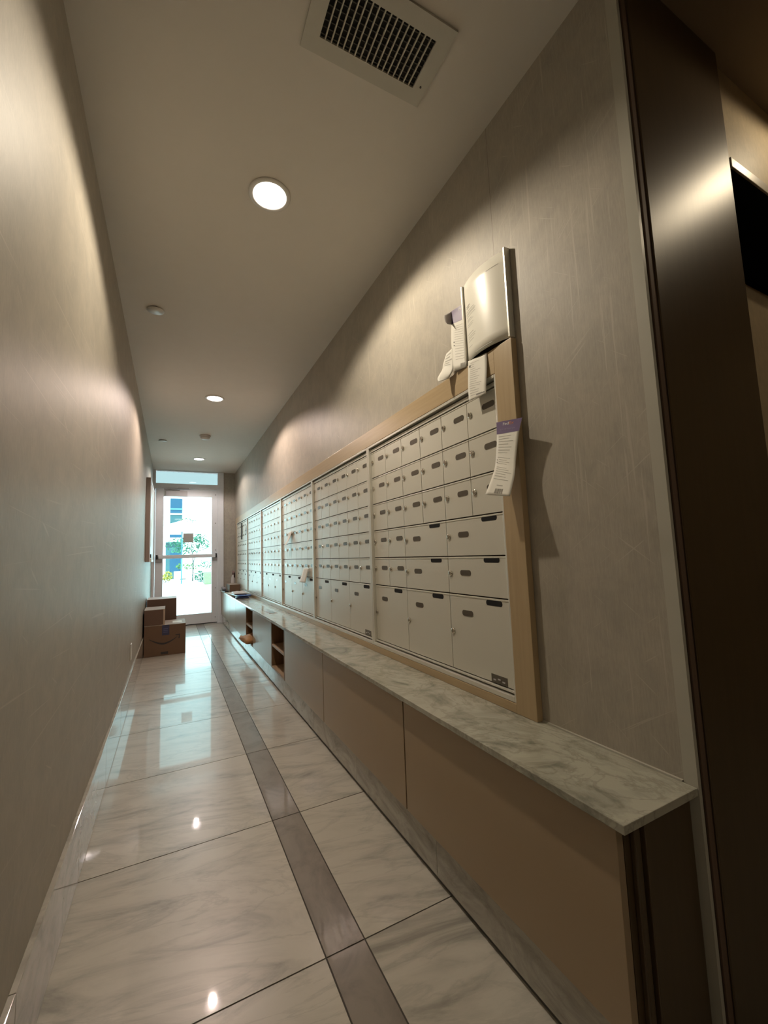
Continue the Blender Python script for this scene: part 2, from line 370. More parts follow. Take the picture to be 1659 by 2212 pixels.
# ------------------------------------------------------------------ mailbox surround
XF = 1.152
sr = thing('mailbox_surround', 'pale maple picture-frame surround standing on the marble ledge around the bank of silver mailboxes', 'frame', (1.163, 3.9, 0.5035))
def rel(o, p): o.matrix_parent_inverse = Matrix.Translation(-Vector(p.location)); return o
def surr(name, b, m): o = box_obj(name, b, m, sr, 0.0015); rel(o, sr)
YN0, YN1, YI1 = 0.878, 0.955, 6.785
surr('stile', (XF, WX-0.0005, YN0, YN1, 0.5035, 1.606), M_mapleZ)
surr('stile', (XF, WX-0.0005, YI1, YI1+0.077, 0.5035, 1.606), M_mapleZ)
surr('rail', (XF, WX-0.0005, YN1, YI1, 1.526, 1.606), M_mapleY)
surr('rail', (XF, WX-0.0005, YN1, YI1, 0.5035, 0.531), M_mapleY)

# ------------------------------------------------------------------ mailboxes
ROWZ = [1.493, 1.360, 1.226, 1.092, 0.958, 0.825, 0.560]
CW, UW = 0.1565, 0.939
XD = 1.167       # front face of the little doors
def rounded(bm, y0, y1, z0, z1, x0, x1, r, mi=0):
    pts = []
    for cy_, cz_, a0 in ((y1-r, z1-r, 0), (y0+r, z1-r, PI/2), (y0+r, z0+r, PI), (y1-r, z0+r, 3*PI/2)):
        for k in range(5): a = a0+PI/2*k/4; pts.append((cy_+r*math.cos(a), cz_+r*math.sin(a)))
    add_prism(bm, pts, x0, x1, mi, 'X')
cache = {}
def mesh_of(key, build, mats):
    if key not in cache:
        bm = bmesh.new(); build(bm); bmesh.ops.recalc_face_normals(bm, faces=bm.faces)
        me = bpy.data.meshes.new(key[0]); bm.to_mesh(me); bm.free()
        for m in mats: me.materials.append(m)
        cache[key] = me
    return cache[key]
def inst(name, me, parent, loc):
    o = bpy.data.objects.new(name, me); COL.objects.link(o); o.parent = parent; o.location = loc; return o
def door_face(w, h):
    def f(bm):
        add_box(bm, 0.0, 0.006, -w+0.0013, -0.0013, 0.002, h-0.002, 0, 0.0009)
        add_box(bm, -0.0012, 0.003, -w+0.0013, -0.0013, h-0.0075, h-0.003, 0, 0.0005)     # turned lip along the top
    return f
def lock_b(bm):
    add_lathe(bm, [(0.0105, 0.0), (0.0105, -0.003), (0.0085, -0.0055), (0.006, -0.006)], 16, 'X')
    add_box(bm, -0.0075, -0.0055, -0.0012, 0.0012, -0.004, 0.004)
def plate_b(bm): rounded(bm, -0.029, 0.029, -0.0095, 0.0095, -0.0012, 0.0005, 0.0085)
def slot_b(bm): rounded(bm, -0.037, 0.037, -0.0085, 0.0085, -0.0006, 0.0005, 0.0075)
def unit(k, label, wide_mid, plate):
    y_near = 0.963+k*0.970; y_far = y_near+UW
    t = thing('mailbox_unit', label, 'mailboxes', (XD, (y_near+y_far)/2, 0.531), 'wall mailbox units in the long bank')
    L = t.location
    bm = bmesh.new(); e = 0.0153
    def ab(x0, x1, a, b, c, d, mi=0, bev=0.0): add_box(bm, x0-L.x, x1-L.x, a-L.y, b-L.y, c-L.z, d-L.z, mi, bev)
    ab(1.1535, 1.1735, y_near-e+0.0005, y_near-0.001, 0.5325, 1.525, 0, 0.001)
    ab(1.1535, 1.1735, y_far+0.001, y_far+e-0.0005, 0.5325, 1.525, 0, 0.001)
    ab(1.1525, 1.1735, y_near-0.001, y_far+0.001, 1.515, 1.525, 0, 0.001)
    ab(1.1530, 1.1735, y_near-0.001, y_far+0.001, 0.5325, 0.547, 0, 0.001)
    obj('bezel', bm, M_rail, t)
    bm = bmesh.new()
    ab(1.1715, 1.1735, y_near-0.001, y_far+0.001, 0.5505, 1.514, 0)
    obj('back_panel', bm, M_recess, t)
    bm = bmesh.new()
    ab(1.1635, 1.1712, y_near, y_far, 1.4945, 1.508, 0, 0.001); obj('top_inner_rail', bm, M_rail, t)
    bm = bmesh.new(); ab(1.1605, 1.1712, y_near, y_far, 0.5535, 0.5590, 0, 0.001); obj('bottom_inner_rail', bm, M_rail, t)
    def mkdoor(yf, w, zt, h, kind):
        nm = 'mailbox_door' if kind == 's' else 'parcel_door'
        d = inst(nm, mesh_of((nm, round(w, 4), round(h, 4)), door_face(w, h), [M_mail]), t, (0, yf-L.y, zt-h-L.z))
        if kind == 's': lz, lk, pz, py = h/2+0.013, 0.017, h/2+0.018, 0.109
        elif kind == 'w': lz, lk, pz, py = h/2+0.006, 0.014, h/2+0.009, 0.100
        else: lz, lk, pz, py = h/2, 0.013, h-0.062, 0.100
        inst('lock', mesh_of(('lock',), lock_b, [M_chrome]), d, (0, -lk, lz))
        inst('number_plate', mesh_of(('number_plate',), plate_b, [M_plate]), d, (0, -py, pz))
        if kind != 's': inst('finger_slot', mesh_of(('finger_slot',), slot_b, [M_slot]), d, (0, -w+0.077, h-(0.0135 if kind == 'w' else 0.0165)))
    for r in range(5):
        h = ROWZ[r]-ROWZ[r+1]
        c = 0
        while c < 6:
            yf = y_far-c*CW
            if wide_mid and r in (3, 4) and c >= 2: mkdoor(yf, 2*CW, ROWZ[r], h, 'w'); c += 2
            else: mkdoor(yf, CW, ROWZ[r], h, 's'); c += 1
    for c in range(3): mkdoor(y_far-c*2*CW, 2*CW, ROWZ[5], ROWZ[5]-ROWZ[6], 't')
    if plate:
        bm = bmesh.new(); yy = y_near+0.038
        add_box(bm, 1.1658-L.x, 1.1672-L.x, yy-L.y, yy+0.071-L.y, 0.563-L.z, 0.588-L.z, 0)
        for q in range(3): add_box(bm, 1.1655-L.x, 1.1659-L.x, yy+0.01+q*0.02-L.y, yy+0.022+q*0.02-L.y, 0.570+0.004*(q % 2)-L.z, 0.5745+0.004*(q % 2)-L.z, 1)
        obj('maker_plate', bm, [M_plate, M_alud], t)
    return t
unit(0, 'nearest silver mailbox unit, with four wide doors in its middle rows', True, True)
unit(1, 'silver mailbox unit right behind the nearest one, small grey plate in its lower right corner', False, True)
unit(2, 'third silver mailbox unit from the camera, two paper slips stuck on its doors', False, False)
unit(3, 'fourth silver mailbox unit from the camera, just beyond the one with two paper slips', False, False)
unit(4, 'last but one silver mailbox unit towards the exit door', False, False)
unit(5, 'farthest silver mailbox unit, beside the exit door, small slip near its top', False, False)

# ------------------------------------------------------------------ ledge and cabinets below
bm = bmesh.new(); add_box(bm, 0.945, WX-0.003, 0.498, D-0.024, 0.4877, 0.5033, 0, 0.0015)
tag(obj('stone_ledge', bm, M_counter), 'long grey-green veined marble ledge running below the mailboxes', 'countertop')
bm = bmesh.new(); add_box(bm, WX-0.006, WX, 0.524, 0.876, 0.5033, 0.507); struct('trim_6', bm, M_corner)
XC = 0.965; ZC0, ZC1 = 0.128, 0.4872
def panel_cab(y0, y1, label):
    t = thing('base_cabinet', label, 'cabinet', ((XC+WX)/2, (y0+y1)/2, ZC0), 'closed base cabinets below the marble ledge'); L = t.location
    bm = bmesh.new(); add_box(bm, XC+0.019-L.x, WX-0.002-L.x, y0+0.004-L.y, y1-0.004-L.y, 0, ZC1-ZC0-0.002); obj('carcass', bm, M_recess if y0 > 0.6 else [M_bronze], t)
    bm = bmesh.new(); add_box(bm, XC-L.x, XC+0.017-L.x, y0+0.0035-L.y, y1-0.0035-L.y, 0.001, ZC1-ZC0-0.003, 0, 0.001); obj('front_panel', bm, M_cab, t)
    return t
c1 = panel_cab(0.5255, 1.297, 'tan base cabinet at the near end of the ledge, its dark brown end exposed')
bm = bmesh.new(); L = c1.location
add_box(bm, 1.000-L.x, 1.016-L.x, 0.518-L.y, 0.5294-L.y, -0.125, ZC1-ZC0-0.004, 0, 0.003); add_box(bm, 1.024-L.x, WX-0.004-L.x, 0.514-L.y, 0.5294-L.y, -0.125, ZC1-ZC0-0.004, 0, 0.002)
obj('end_panel', bm, M_bronze, c1)
panel_cab(1.297, 2.147, 'second tan base cabinet from the near end of the ledge')
panel_cab(2.147, 2.980, 'tan base cabinet on the near side of the larger open cubby')
panel_cab(3.410, 4.245, 'tan base cabinet between the two open cubbies')
panel_cab(4.665, 5.448, 'pale base cabinet just beyond the farther open cubby')
panel_cab(5.448, 6.000, 'pale narrow base cabinet, second beyond the farther open cubby')
panel_cab(6.000, 6.526, 'pale narrow base cabinet, last but one before the exit door')
panel_cab(6.526, D-0.026, 'pale narrow base cabinet touching the exit door wall')
def cubby(y0, y1, label):
    t = thing('open_cubby', label, 'cabinet', ((XC+WX)/2, (y0+y1)/2, ZC0), 'open cubbies below the marble ledge'); L = t.location; h = ZC1-ZC0
    xb = WX-0.002
    bm = bmesh.new()
    for a, b in ((y0+0.002, y0+0.018), (y1-0.018, y1-0.002)): add_box(bm, XC-L.x, xb-L.x, a-L.y, b-L.y, 0, h-0.002)
    add_box(bm, xb-0.008-L.x, xb-L.x, y0+0.018-L.y, y1-0.018-L.y, 0, h-0.002); add_box(bm, XC-L.x, xb-L.x, y0+0.018-L.y, y1-0.018-L.y, h-0.02, h-0.002)
    obj('carcass', bm, M_cabin, t)
    bm = bmesh.new(); add_box(bm, XC-L.x, xb-0.008-L.x, y0+0.018-L.y, y1-0.018-L.y, 0.0, 0.016); obj('bottom_board', bm, M_shelf, t)
    bm = bmesh.new(); add_box(bm, XC+0.002-L.x, xb-0.008-L.x, y0+0.018-L.y, y1-0.018-L.y, 0.163, 0.181, 0, 0.001); obj('shelf', bm, M_shelf, t)
    return t
cubby(2.980, 3.410, 'nearer and larger-looking open two-shelf wooden cubby in the base cabinets')
cubby(4.245, 4.665, 'farther open wooden cubby with a brown padded envelope poking out')
bm = bmesh.new()
y = 0.53; q = 0
while y < D-0.05:
    y2 = min(y+0.61, D-0.03); add_box(bm, 0.974, 0.985, y+0.0006, y2-0.0006, 0.016, ZC0-0.001, 0, 0.0012); y = y2
struct('baseboard_right', bm, M_base)
bm = bmesh.new(); add_box(bm, 0.982, WX-0.002, 0.532, D-0.03, 0.0, ZC0-0.002); struct('trim_7', bm, M_darkgap)  # dark grey block behind the skirting, showing as a line below it
bm = bmesh.new(); add_box(bm, 1.010, 1.075, 3.69, 3.86, 0.5034, 0.505, 0, 0.0005); add_box(bm, 1.017, 1.068, 3.70, 3.85, 0.5045, 0.5055, 1)
tag(obj('outlet_cover', bm, [M_alud, M_plate]), 'small dark metal cover plate let flush into the middle of the marble ledge', 'outlet')

# ------------------------------------------------------------------ ceiling: lamps, vent, detectors
for i, ((x, y), colr, pw) in enumerate(LAMPS):
    lab = ['nearest and largest-looking glowing round recessed ceiling lamp', 'middle glowing recessed ceiling lamp of the corridor', 'farthest glowing recessed ceiling lamp, close to the exit door'][i]
    t = thing('recessed_lamp', lab, 'ceiling lamp', (x, y, H), 'recessed corridor lamps')
    bm = bmesh.new(); add_lathe(bm, [(0.062, -0.0005), (0.078, -0.0005), (0.079, -0.003), (0.074, -0.0065), (0.064, -0.0075), (0.061, -0.004), (0.062, -0.0005)], 48); obj('trim_ring', bm, M_whitep, t)
    bm = bmesh.new(); add_lathe(bm, [(0.0605, -0.002), (0.058, -0.006), (0.045, -0.009), (0.02, -0.011), (0.0, -0.0115)], 40)
    m, nt, b = new_mat('lit_lens_%d' % i); setp(b, color=(0.9, 0.9, 0.85), emit=(colr[0], colr[1]*1.04, colr[2]*1.15), estr=9.0); obj('lens', bm, m, t)
    l = bpy.data.lights.new('lamp_light', 'SPOT'); l.energy = pw; l.color = colr; l.spot_size = math.radians(153); l.spot_blend = 0.28; l.shadow_soft_size = 0.02
    lo = bpy.data.objects.new('lamp_light', l); COL.objects.link(lo); lo.parent = t; lo.location = (0, 0, -0.035)
# added soft fill behind the camera, standing in for unseen lobby light
l = bpy.data.lights.new('unseen_fill_light', 'AREA'); l.energy = FILL_W; l.color = (1.0, 0.88, 0.70); l.size = 0.55
lo = bpy.data.objects.new('unseen_fill_light', l); COL.objects.link(lo); lo.location = (0.62, -1.1, H-0.02)
# lobby lamp
t = thing('recessed_lamp', 'recessed lamp in the lobby ceiling above the dark screen', 'ceiling lamp', (2.12, 0.24, H))
bm = bmesh.new(); add_lathe(bm, [(0.045, -0.0005), (0.06, -0.0005), (0.06, -0.004), (0.045, -0.005), (0.045, -0.0005)], 32); obj('trim_ring', bm, M_whitep, t)
l = bpy.data.lights.new('lamp_light', 'SPOT'); l.energy = LOBBY_W; l.color = (1.0, 0.82, 0.56); l.spot_size = math.radians(172); l.spot_blend = 0.15; l.shadow_soft_size = 0.04
lo = bpy.data.objects.new('lamp_light', l); COL.objects.link(lo); lo.parent = t; lo.location = (0, 0, -0.03)

# vent
vx0, vx1, vy0, vy1 = 0.596, 0.888, 0.814, 0.941
t = thing('air_vent', 'square ceiling air vent with a fine white grille over a dark duct', 'vent', ((vx0+vx1)/2, (vy0+vy1)/2, H)); L = t.location
bm = bmesh.new(); f = 0.042; z0, z1 = -0.007, -0.0005
for b_ in ((vx0-f, vx1+f, vy1, vy1+f), (vx0-f, vx1+f, vy0-f, vy0), (vx0-f, vx0, vy0, vy1), (vx1, vx1+f, vy0, vy1)):
    add_box(bm, b_[0]-L.x, b_[1]-L.x, b_[2]-L.y, b_[3]-L.y, z0, z1)
obj('flange', bm, M_ventfl, t)
bm = bmesh.new(); n = 16
for i in range(n):
    x = vx0+(vx1-vx0)*(i+0.9)/(n+0.8)-L.x; add_box(bm, x-0.0015, x+0.0015, vy0-L.y, vy1-L.y, -0.0065, -0.001)
obj('front_blades', bm, M_vent, t)
bm = bmesh.new(); n = 8
for i in range(n):
    y = vy0+(vy1-vy0)*(i+0.5)/n-L.y; add_box(bm, vx0-L.x, vx1-L.x, y-0.0012, y+0.0012, -0.003, -0.0008)
obj('rear_blades', bm, M_ventin if False else flat('rear_blade', (0.07, 0.065, 0.055), 0.7), t)
bm = bmesh.new(); add_box(bm, vx0-L.x, vx1-L.x, vy0-L.y, vy1-L.y, -0.0007, -0.0003); obj('duct', bm, M_ventin, t)
bm = bmesh.new(); add_lathe(bm, [(0.003, -0.007), (0.003, -0.0085)], 10, 'Z', (vx1+0.02-L.x, vy1-0.012-L.y, 0)); obj('screw', bm, M_screw, t)

for (x, y, r, lab) in ((0.162, 2.52, 0.044, 'nearer flat round white sprinkler cover on the left of the ceiling'), (0.155, 5.36, 0.044, 'farther small sprinkler cover on the left of the ceiling')):
    t = thing('sprinkler_cover', lab, 'sprinkler', (x, y, H), 'sprinkler covers along the ceiling')
    bm = bmesh.new(); add_lathe(bm, [(r-0.006, -0.0003), (r-0.006, -0.0035)], 32); obj('cup', bm, M_recess, t)
    bm = bmesh.new(); add_lathe(bm, [(0.0, -0.0030), (r, -0.0030), (r, -0.0050), (0.0, -0.0058)], 40); c = obj('cover_disc', bm, M_whitep, t); c.rotation_euler = (math.radians(2), 0, 0); c.location = (0, 0, -0.001)
t = thing('smoke_detector', 'round white smoke detector between the middle and farthest ceiling lamps', 'smoke detector', (0.582, 5.0, H))
bm = bmesh.new(); add_lathe(bm, [(0.058, -0.0003), (0.058, -0.012), (0.055, -0.016), (0.0, -0.016)], 36); obj('base_plate', bm, M_whitep, t)
bm = bmesh.new(); add_lathe(bm, [(0.05, -0.0162), (0.046, -0.034), (0.034, -0.044), (0.0, -0.047)], 36); obj('sensing_dome', bm, M_whitep, t)

# ------------------------------------------------------------------ sheets of paper
def sheet(name, rows, mat, back=None, parent=None, nu=8, thick=0.0004, sub=4, bow=0.0):
    """rows: list of (left point, right point) from top to bottom; returns obj and a surface function"""
    R = [(Vector(a), Vector(b)) for a, b in rows]; n = len(R)-1
    def cr(p0, p1, p2, p3, t): return 0.5*((2*p1)+(p2-p0)*t+(2*p0-5*p1+4*p2-p3)*t*t+(3*p1-p0-3*p2+p3)*t**3)
    def surf(u, v):
        s = min(v*n, n-1e-6); i = int(s); tt = s-i
        g = lambda k: R[max(0, min(n, k))]
        a = cr(g(i-1)[0], g(i)[0], g(i+1)[0], g(i+2)[0], tt); b = cr(g(i-1)[1], g(i)[1], g(i+1)[1], g(i+2)[1], tt)
        p = a.lerp(b, u)
        if bow: p = p+Vector((-1, 0, 0))*bow*(1-(2*u-1)**2)
        return p
    def nrm(u, v):
        e = 0.01; du = surf(min(u+e, 1), v)-surf(max(u-e, 0), v); dv = surf(u, min(v+e, 1))-surf(u, max(v-e, 0))
        nn = du.cross(dv).normalized(); return nn if nn.x < 0 else -nn
    nv = n*sub; bm = bmesh.new()
    g1 = [[bm.verts.new(surf(i/nu, j/nv)) for i in range(nu+1)] for j in range(nv+1)]
    g2 = [[bm.verts.new(surf(i/nu, j/nv)-nrm(i/nu, j/nv)*thick) for i in range(nu+1)] for j in range(nv+1)]
    for j in range(nv):
        for i in range(nu):
            f = bm.faces.new((g1[j][i], g1[j][i+1], g1[j+1][i+1], g1[j+1][i])); f.smooth = True
            f = bm.faces.new((g2[j][i], g2[j+1][i], g2[j+1][i+1], g2[j][i+1])); f.smooth = True; f.material_index = 1 if back else 0
    for j in range(nv):
        for i in (0, nu): bm.faces.new((g1[j][i], g1[j+1][i], g2[j+1][i], g2[j][i]))
    for i in range(nu):
        for j in (0, nv): bm.faces.new((g1[j][i], g1[j][i+1], g2[j][i+1], g2[j][i]))
    o = obj(name, bm, [mat, back] if back else mat, parent)
    return o, surf, nrm
def patch(bm, surf, nrm, u0, u1, v0, v1, mi=0, off=0.0004, nu=6, nv=2):
    G = [[bm.verts.new(surf(u0+(u1-u0)*i/nu, v0+(v1-v0)*j/nv)+nrm(u0+(u1-u0)*i/nu, v0+(v1-v0)*j/nv)*off) for i in range(nu+1)] for j in range(nv+1)]
    for j in range(nv):
        for i in range(nu):
            f = bm.faces.new((G[j][i], G[j][i+1], G[j+1][i+1], G[j+1][i])); f.material_index = mi; f.smooth = True
def text_mesh(body, size=1.0):
    cu = bpy.data.curves.new('t', 'FONT'); cu.body = body; cu.size = size; cu.align_x = 'CENTER'; cu.align_y = 'CENTER'
    o = bpy.data.objects.new('t', cu); COL.objects.link(o)
    dg = bpy.context.evaluated_depsgraph_get(); me = bpy.data.meshes.new_from_object(o.evaluated_get(dg)); bpy.data.objects.remove(o)
    return me
def text_on(name, body, surf, nrm, uc, vc, du, dv, mat, parent, off=0.0006, bold=0.0):
    """lay text on the sheet; du/dv: sheet width/height in metres; size set so the word is given width"""
    me = text_mesh(body[0], 1.0); xs = [v.co.x for v in me.vertices]; w = max(xs)-min(xs); s = body[1]/w
    bm = bmesh.new(); bm.from_mesh(me)
    bmesh.ops.triangulate(bm, faces=bm.faces)
    for v in bm.verts:
        u = uc+v.co.x*s/du; vv = vc-v.co.y*s/dv; v.co = surf(u, vv)+nrm(u, vv)*off
    return obj(name, bm, mat, parent)

# curved letter-size sign holder
hold = thing('sign_holder', 'curved sign holder with silver side rails and a white letter, above the mailbox frame', 'sign', (0, 0, 0))
so_, sf, nm = sheet('letter_sheet', [((1.162, 1.094, 1.897), (1.162, 0.884, 1.896)), ((1.162, 1.092, 1.76), (1.162, 0.883, 1.755)), ((1.162, 1.090, 1.617), (1.162, 0.881, 1.612))], M_paper, None, hold, 16, 0.0006, 3, 0.022)
def silver_mat():
    m, nt, b = new_mat('glossy_sheet_cover'); setp(b, color=(0.80, 0.78, 0.69), rough=0.33, spec=0.35); return m
so_.data.materials[0] = silver_mat()
for yy in (1.094, 0.884):
    bm = bmesh.new(); add_box(bm, 1.152, 1.1735, yy-0.0035-(0.0 if yy > 1 else 0), yy+0.0035, 1.612, 1.899, 0, 0.001); obj('side_rail', bm, M_rail, hold)
bm = bmesh.new(); add_prism(bm, [(1.090, 1.1725), (0.888, 1.1725)][::-1]+[(0.888+(1.090-0.888)*i/10, 1.166-0.022*(1-(2*i/10-1)**2)) for i in range(11)][0:0]+[(1.090, 1.168), (0.888, 1.168)], 1.8975, 1.899, 0, 'Z') if False else add_box(bm, 1.165, 1.1735, 0.888, 1.090, 1.615, 1.894)
obj('back_plate', bm, M_recess, hold)
bm = bmesh.new()
for v0, u0_, u1_, th in ((0.335, 0.10, 0.22, 0.012), (0.355, 0.10, 0.20, 0.012), (0.395, 0.09, 0.34, 0.006), (0.42, 0.09, 0.38, 0.006), (0.435, 0.08, 0.36, 0.005), (0.46, 0.08, 0.37, 0.005), (0.50, 0.10, 0.25, 0.006), (0.52, 0.10, 0.30, 0.004), (0.56, 0.10, 0.30, 0.004), (0.58, 0.10, 0.28, 0.004),
                         (0.66, 0.10, 0.28, 0.005), (0.69, 0.10, 0.34, 0.004), (0.71, 0.10, 0.32, 0.004), (0.74, 0.10, 0.28, 0.004), (0.80, 0.10, 0.22, 0.004), (0.93, 0.32, 0.68, 0.014), (0.965, 0.30, 0.72, 0.005)):
    patch(bm, sf, nm, u0_, u1_, v0, v0+th)
patch(bm, sf, nm, 0.66, 0.88, 0.155, 0.162)
obj('printing', bm, M_inkl, hold)

# near delivery tag with purple header
tg = thing('delivery_tag', 'white delivery tag with purple header curling off the right stile of the mailbox frame', 'delivery notice')
rows = [((1.149, 0.958, 1.368), (1.128, 0.832, 1.342)), ((1.149, 0.960, 1.327), (1.130, 0.850, 1.306)), ((1.142, 0.962, 1.262), (1.132, 0.870, 1.236)), ((1.120, 0.953, 1.209), (1.122, 0.871, 1.182)), ((1.090, 0.962, 1.141), (1.100, 0.872, 1.124))]
so_, sf, nm = sheet('tag_paper', rows, M_paper, M_paper, tg, 8, 0.0004, 5)
bm = bmesh.new(); patch(bm, sf, nm, 0.0, 1.0, 0.0, 0.235, 0, 0.0005, 10, 6); obj('purple_header', bm, M_purple, tg)
text_on('header_lettering', ('Fed', 0.026), sf, nm, 0.40, 0.080, 0.11, 0.23, M_white_t, tg, 0.0009)
text_on('header_lettering', ('Ex', 0.019), sf, nm, 0.625, 0.080, 0.11, 0.23, M_orange_t, tg, 0.0009)
text_on('header_lettering', ('Sorry we missed you', 0.070), sf, nm, 0.48, 0.175, 0.11, 0.23, M_mauve_t, tg, 0.0009)
bm = bmesh.new()
for i in range(19):
    v = 0.27+i*0.030
    if i in (7, 12): continue
    patch(bm, sf, nm, 0.10 if i not in (9, 10) else 0.18, random.uniform(0.55, 0.9), v, v+0.006)
patch(bm, sf, nm, 0.34, 0.60, 0.868, 0.876)
obj('printing', bm, M_inkl, tg)
bm = bmesh.new()
for v in (0.545, 0.585): patch(bm, sf, nm, 0.07, 0.12, v, v+0.014)
for i in range(16): patch(bm, sf, nm, 0.34+i*0.021, 0.34+i*0.021+random.choice((0.007, 0.013)), 0.905, 0.965, 0, 0.0004, 2, 2)
obj('barcode', bm, M_ink, tg)

# slip under the letter
tg = thing('delivery_slip', 'narrow white printed slip hanging below the curved sign holder over the top rail', 'delivery notice')
rows = [((1.150, 1.077, 1.618), (1.150, 0.983, 1.606)), ((1.146, 1.075, 1.575), (1.146, 0.981, 1.560)), ((1.140, 1.072, 1.526), (1.138, 0.980, 1.505)), ((1.135, 1.066, 1.472), (1.135, 0.981, 1.467))]
so_, sf, nm = sheet('slip_paper', rows, M_paper, None, tg, 6)
bm = bmesh.new()
for i in range(16):
    v = 0.12+i*0.05; patch(bm, sf, nm, 0.10, random.uniform(0.3, 0.85), v, v+0.010)
obj('printing', bm, M_inkl, tg)
bm = bmesh.new(); patch(bm, sf, nm, 0.06, 0.15, 0.16, 0.215); patch(bm, sf, nm, 0.45, 0.92, 0.88, 0.91); obj('shield_logo_and_code', bm, M_ink, tg)

# second purple-headed tag, half behind the letter
tg = thing('delivery_tag', 'crumpled white delivery tag with purple header, partly hidden behind the curved sign holder', 'delivery notice')
rows = [((1.157, 1.160, 1.847), (1.166, 1.090, 1.843)), ((1.158, 1.164, 1.815), (1.166, 1.090, 1.805)), ((1.152, 1.166, 1.728), (1.166, 1.092, 1.704)), ((1.140, 1.144, 1.609), (1.150, 1.086, 1.603))]
so_, sf, nm = sheet('tag_paper', rows, M_paper, M_paper, tg, 8)
bm = bmesh.new(); patch(bm, sf, nm, 0.0, 1.0, 0.0, 0.41, 0, 0.0005, 8, 8); obj('purple_header', bm, M_purple, tg)
text_on('header_lettering', ('Fed', 0.020), sf, nm, 0.66, 0.15, 0.075, 0.095, M_white_t, tg, 0.0009)
bm = bmesh.new()
for i in range(15):
    v = 0.46+i*0.028; patch(bm, sf, nm, 0.22, 0.9, v, v+0.004)
obj('printing', bm, M_inkl, tg)
bm = bmesh.new()
for v in (0.66, 0.70): patch(bm, sf, nm, 0.15, 0.24, v, v+0.012)
for i in range(9): patch(bm, sf, nm, 0.55+i*0.04, 0.57+i*0.04, 0.91, 0.965, 0, 0.0004, 2, 2)
obj('barcode', bm, M_ink, tg)
sheet('curled_corner', [((1.130, 1.176, 1.833), (1.157, 1.160, 1.846)), ((1.128, 1.166, 1.808), (1.158, 1.162, 1.822)), ((1.130, 1.155, 1.789), (1.157, 1.164, 1.797))], M_paperb, None, tg, 4)
tg = thing('folded_slip', 'small folded white slip sticking out left of the curved sign holder', 'delivery notice')
rows = [((1.150, 1.196, 1.700), (1.150, 1.160, 1.705)), ((1.140, 1.206, 1.662), (1.146, 1.152, 1.655)), ((1.130, 1.200, 1.637), (1.142, 1.150, 1.620)), ((1.110, 1.203, 1.603), (1.136, 1.160, 1.600)), ((1.105, 1.190, 1.584), (1.136, 1.168, 1.592))]
so_, sf, nm = sheet('slip_paper', rows, M_paper, M_paperb, tg, 6)
bm = bmesh.new()
for v in (0.08, 0.14, 0.2, 0.26, 0.32): patch(bm, sf, nm, 0.15, random.uniform(0.6, 0.9), v, v+0.02)
obj('printing', bm, M_inkl, tg)
# slips on the third unit and last unit
def slip(label, rows):
    o, a, b = sheet('paper_slip', rows, M_paper, M_paper, None, 4); tag(o, label, 'paper slip')
slip('small curled white slip on the third mailbox unit, upper one of its two', [((1.157, 3.58, 1.185), (1.157, 3.45, 1.20)), ((1.150, 3.60, 1.13), (1.150, 3.50, 1.14)), ((1.125, 3.62, 1.075), (1.125, 3.53, 1.085))])
slip('wider white slip on the third mailbox unit, lower one near the tall doors', [((1.157, 3.14, 0.886), (1.157, 3.00, 0.890)), ((1.150, 3.17, 0.84), (1.150, 3.02, 0.845)), ((1.138, 3.20, 0.782), (1.140, 3.04, 0.785))])
slip('tiny white slip high on the mailbox unit beside the exit door', [((1.157, 5.98, 1.42), (1.157, 5.86, 1.43)), ((1.140, 6.02, 1.32), (1.140, 5.92, 1.33))])
o = box_obj('key_strip', (1.150, 1.160, 6.26, 6.30, 1.255, 1.49), M_inkd); tag(o, 'thin black vertical strip hanging on the farthest mailbox unit', 'strip')

# ------------------------------------------------------------------ parcels at the far left
def carton(name_label, b, top=M_cardlit, side=M_card, seam=True):
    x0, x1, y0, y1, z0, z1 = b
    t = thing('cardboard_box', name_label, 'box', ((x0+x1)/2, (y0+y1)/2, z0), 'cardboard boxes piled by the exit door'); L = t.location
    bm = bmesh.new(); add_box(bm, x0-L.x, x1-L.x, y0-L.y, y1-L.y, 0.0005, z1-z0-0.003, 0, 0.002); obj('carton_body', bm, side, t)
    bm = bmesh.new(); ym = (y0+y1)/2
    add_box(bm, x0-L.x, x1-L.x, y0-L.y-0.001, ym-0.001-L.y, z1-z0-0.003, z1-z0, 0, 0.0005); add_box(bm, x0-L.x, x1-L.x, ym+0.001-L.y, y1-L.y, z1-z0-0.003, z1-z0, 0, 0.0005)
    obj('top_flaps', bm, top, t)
    return t
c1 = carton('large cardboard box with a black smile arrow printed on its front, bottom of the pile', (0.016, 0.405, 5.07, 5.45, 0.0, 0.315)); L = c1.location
bm = bmesh.new(); pts = []; n = 20; yf = 5.07-L.y-0.0012
x0, x1 = 0.063, 0.325
def arc(t): return (x0+(x1-x0)*t, 0.178-0.056*math.sin(PI*t*0.93)**1.0+0.0*t+(0.0 if t < 0.5 else (t-0.5)*0.03))
top = []; bot = []
for i in range(n+1):
    t = i/n; x, z = arc(t); w = 0.0025+0.007*math.sin(PI*t)
    top.append((x-L.x, z+w)); bot.append((x-L.x, z-w))
add_prism(bm, top+bot[::-1], yf, yf+0.001)
ax, az = 0.352, 0.213
add_prism(bm, [(0.305-L.x, 0.203), (0.352-L.x, 0.207), (0.352-L.x, 0.198), (0.312-L.x, 0.195)], yf, yf+0.001)
add_prism(bm, [(0.352-L.x, 0.207), (0.347-L.x, 0.160), (0.336-L.x, 0.163), (0.342-L.x, 0.198)], yf, yf+0.001)
obj('smile_arrow', bm, M_inkd, c1)
bm = bmesh.new(); add_box(bm, 0.180-L.x, 0.249-L.x, yf-0.0003, yf+0.001, 0.208, 0.3125)
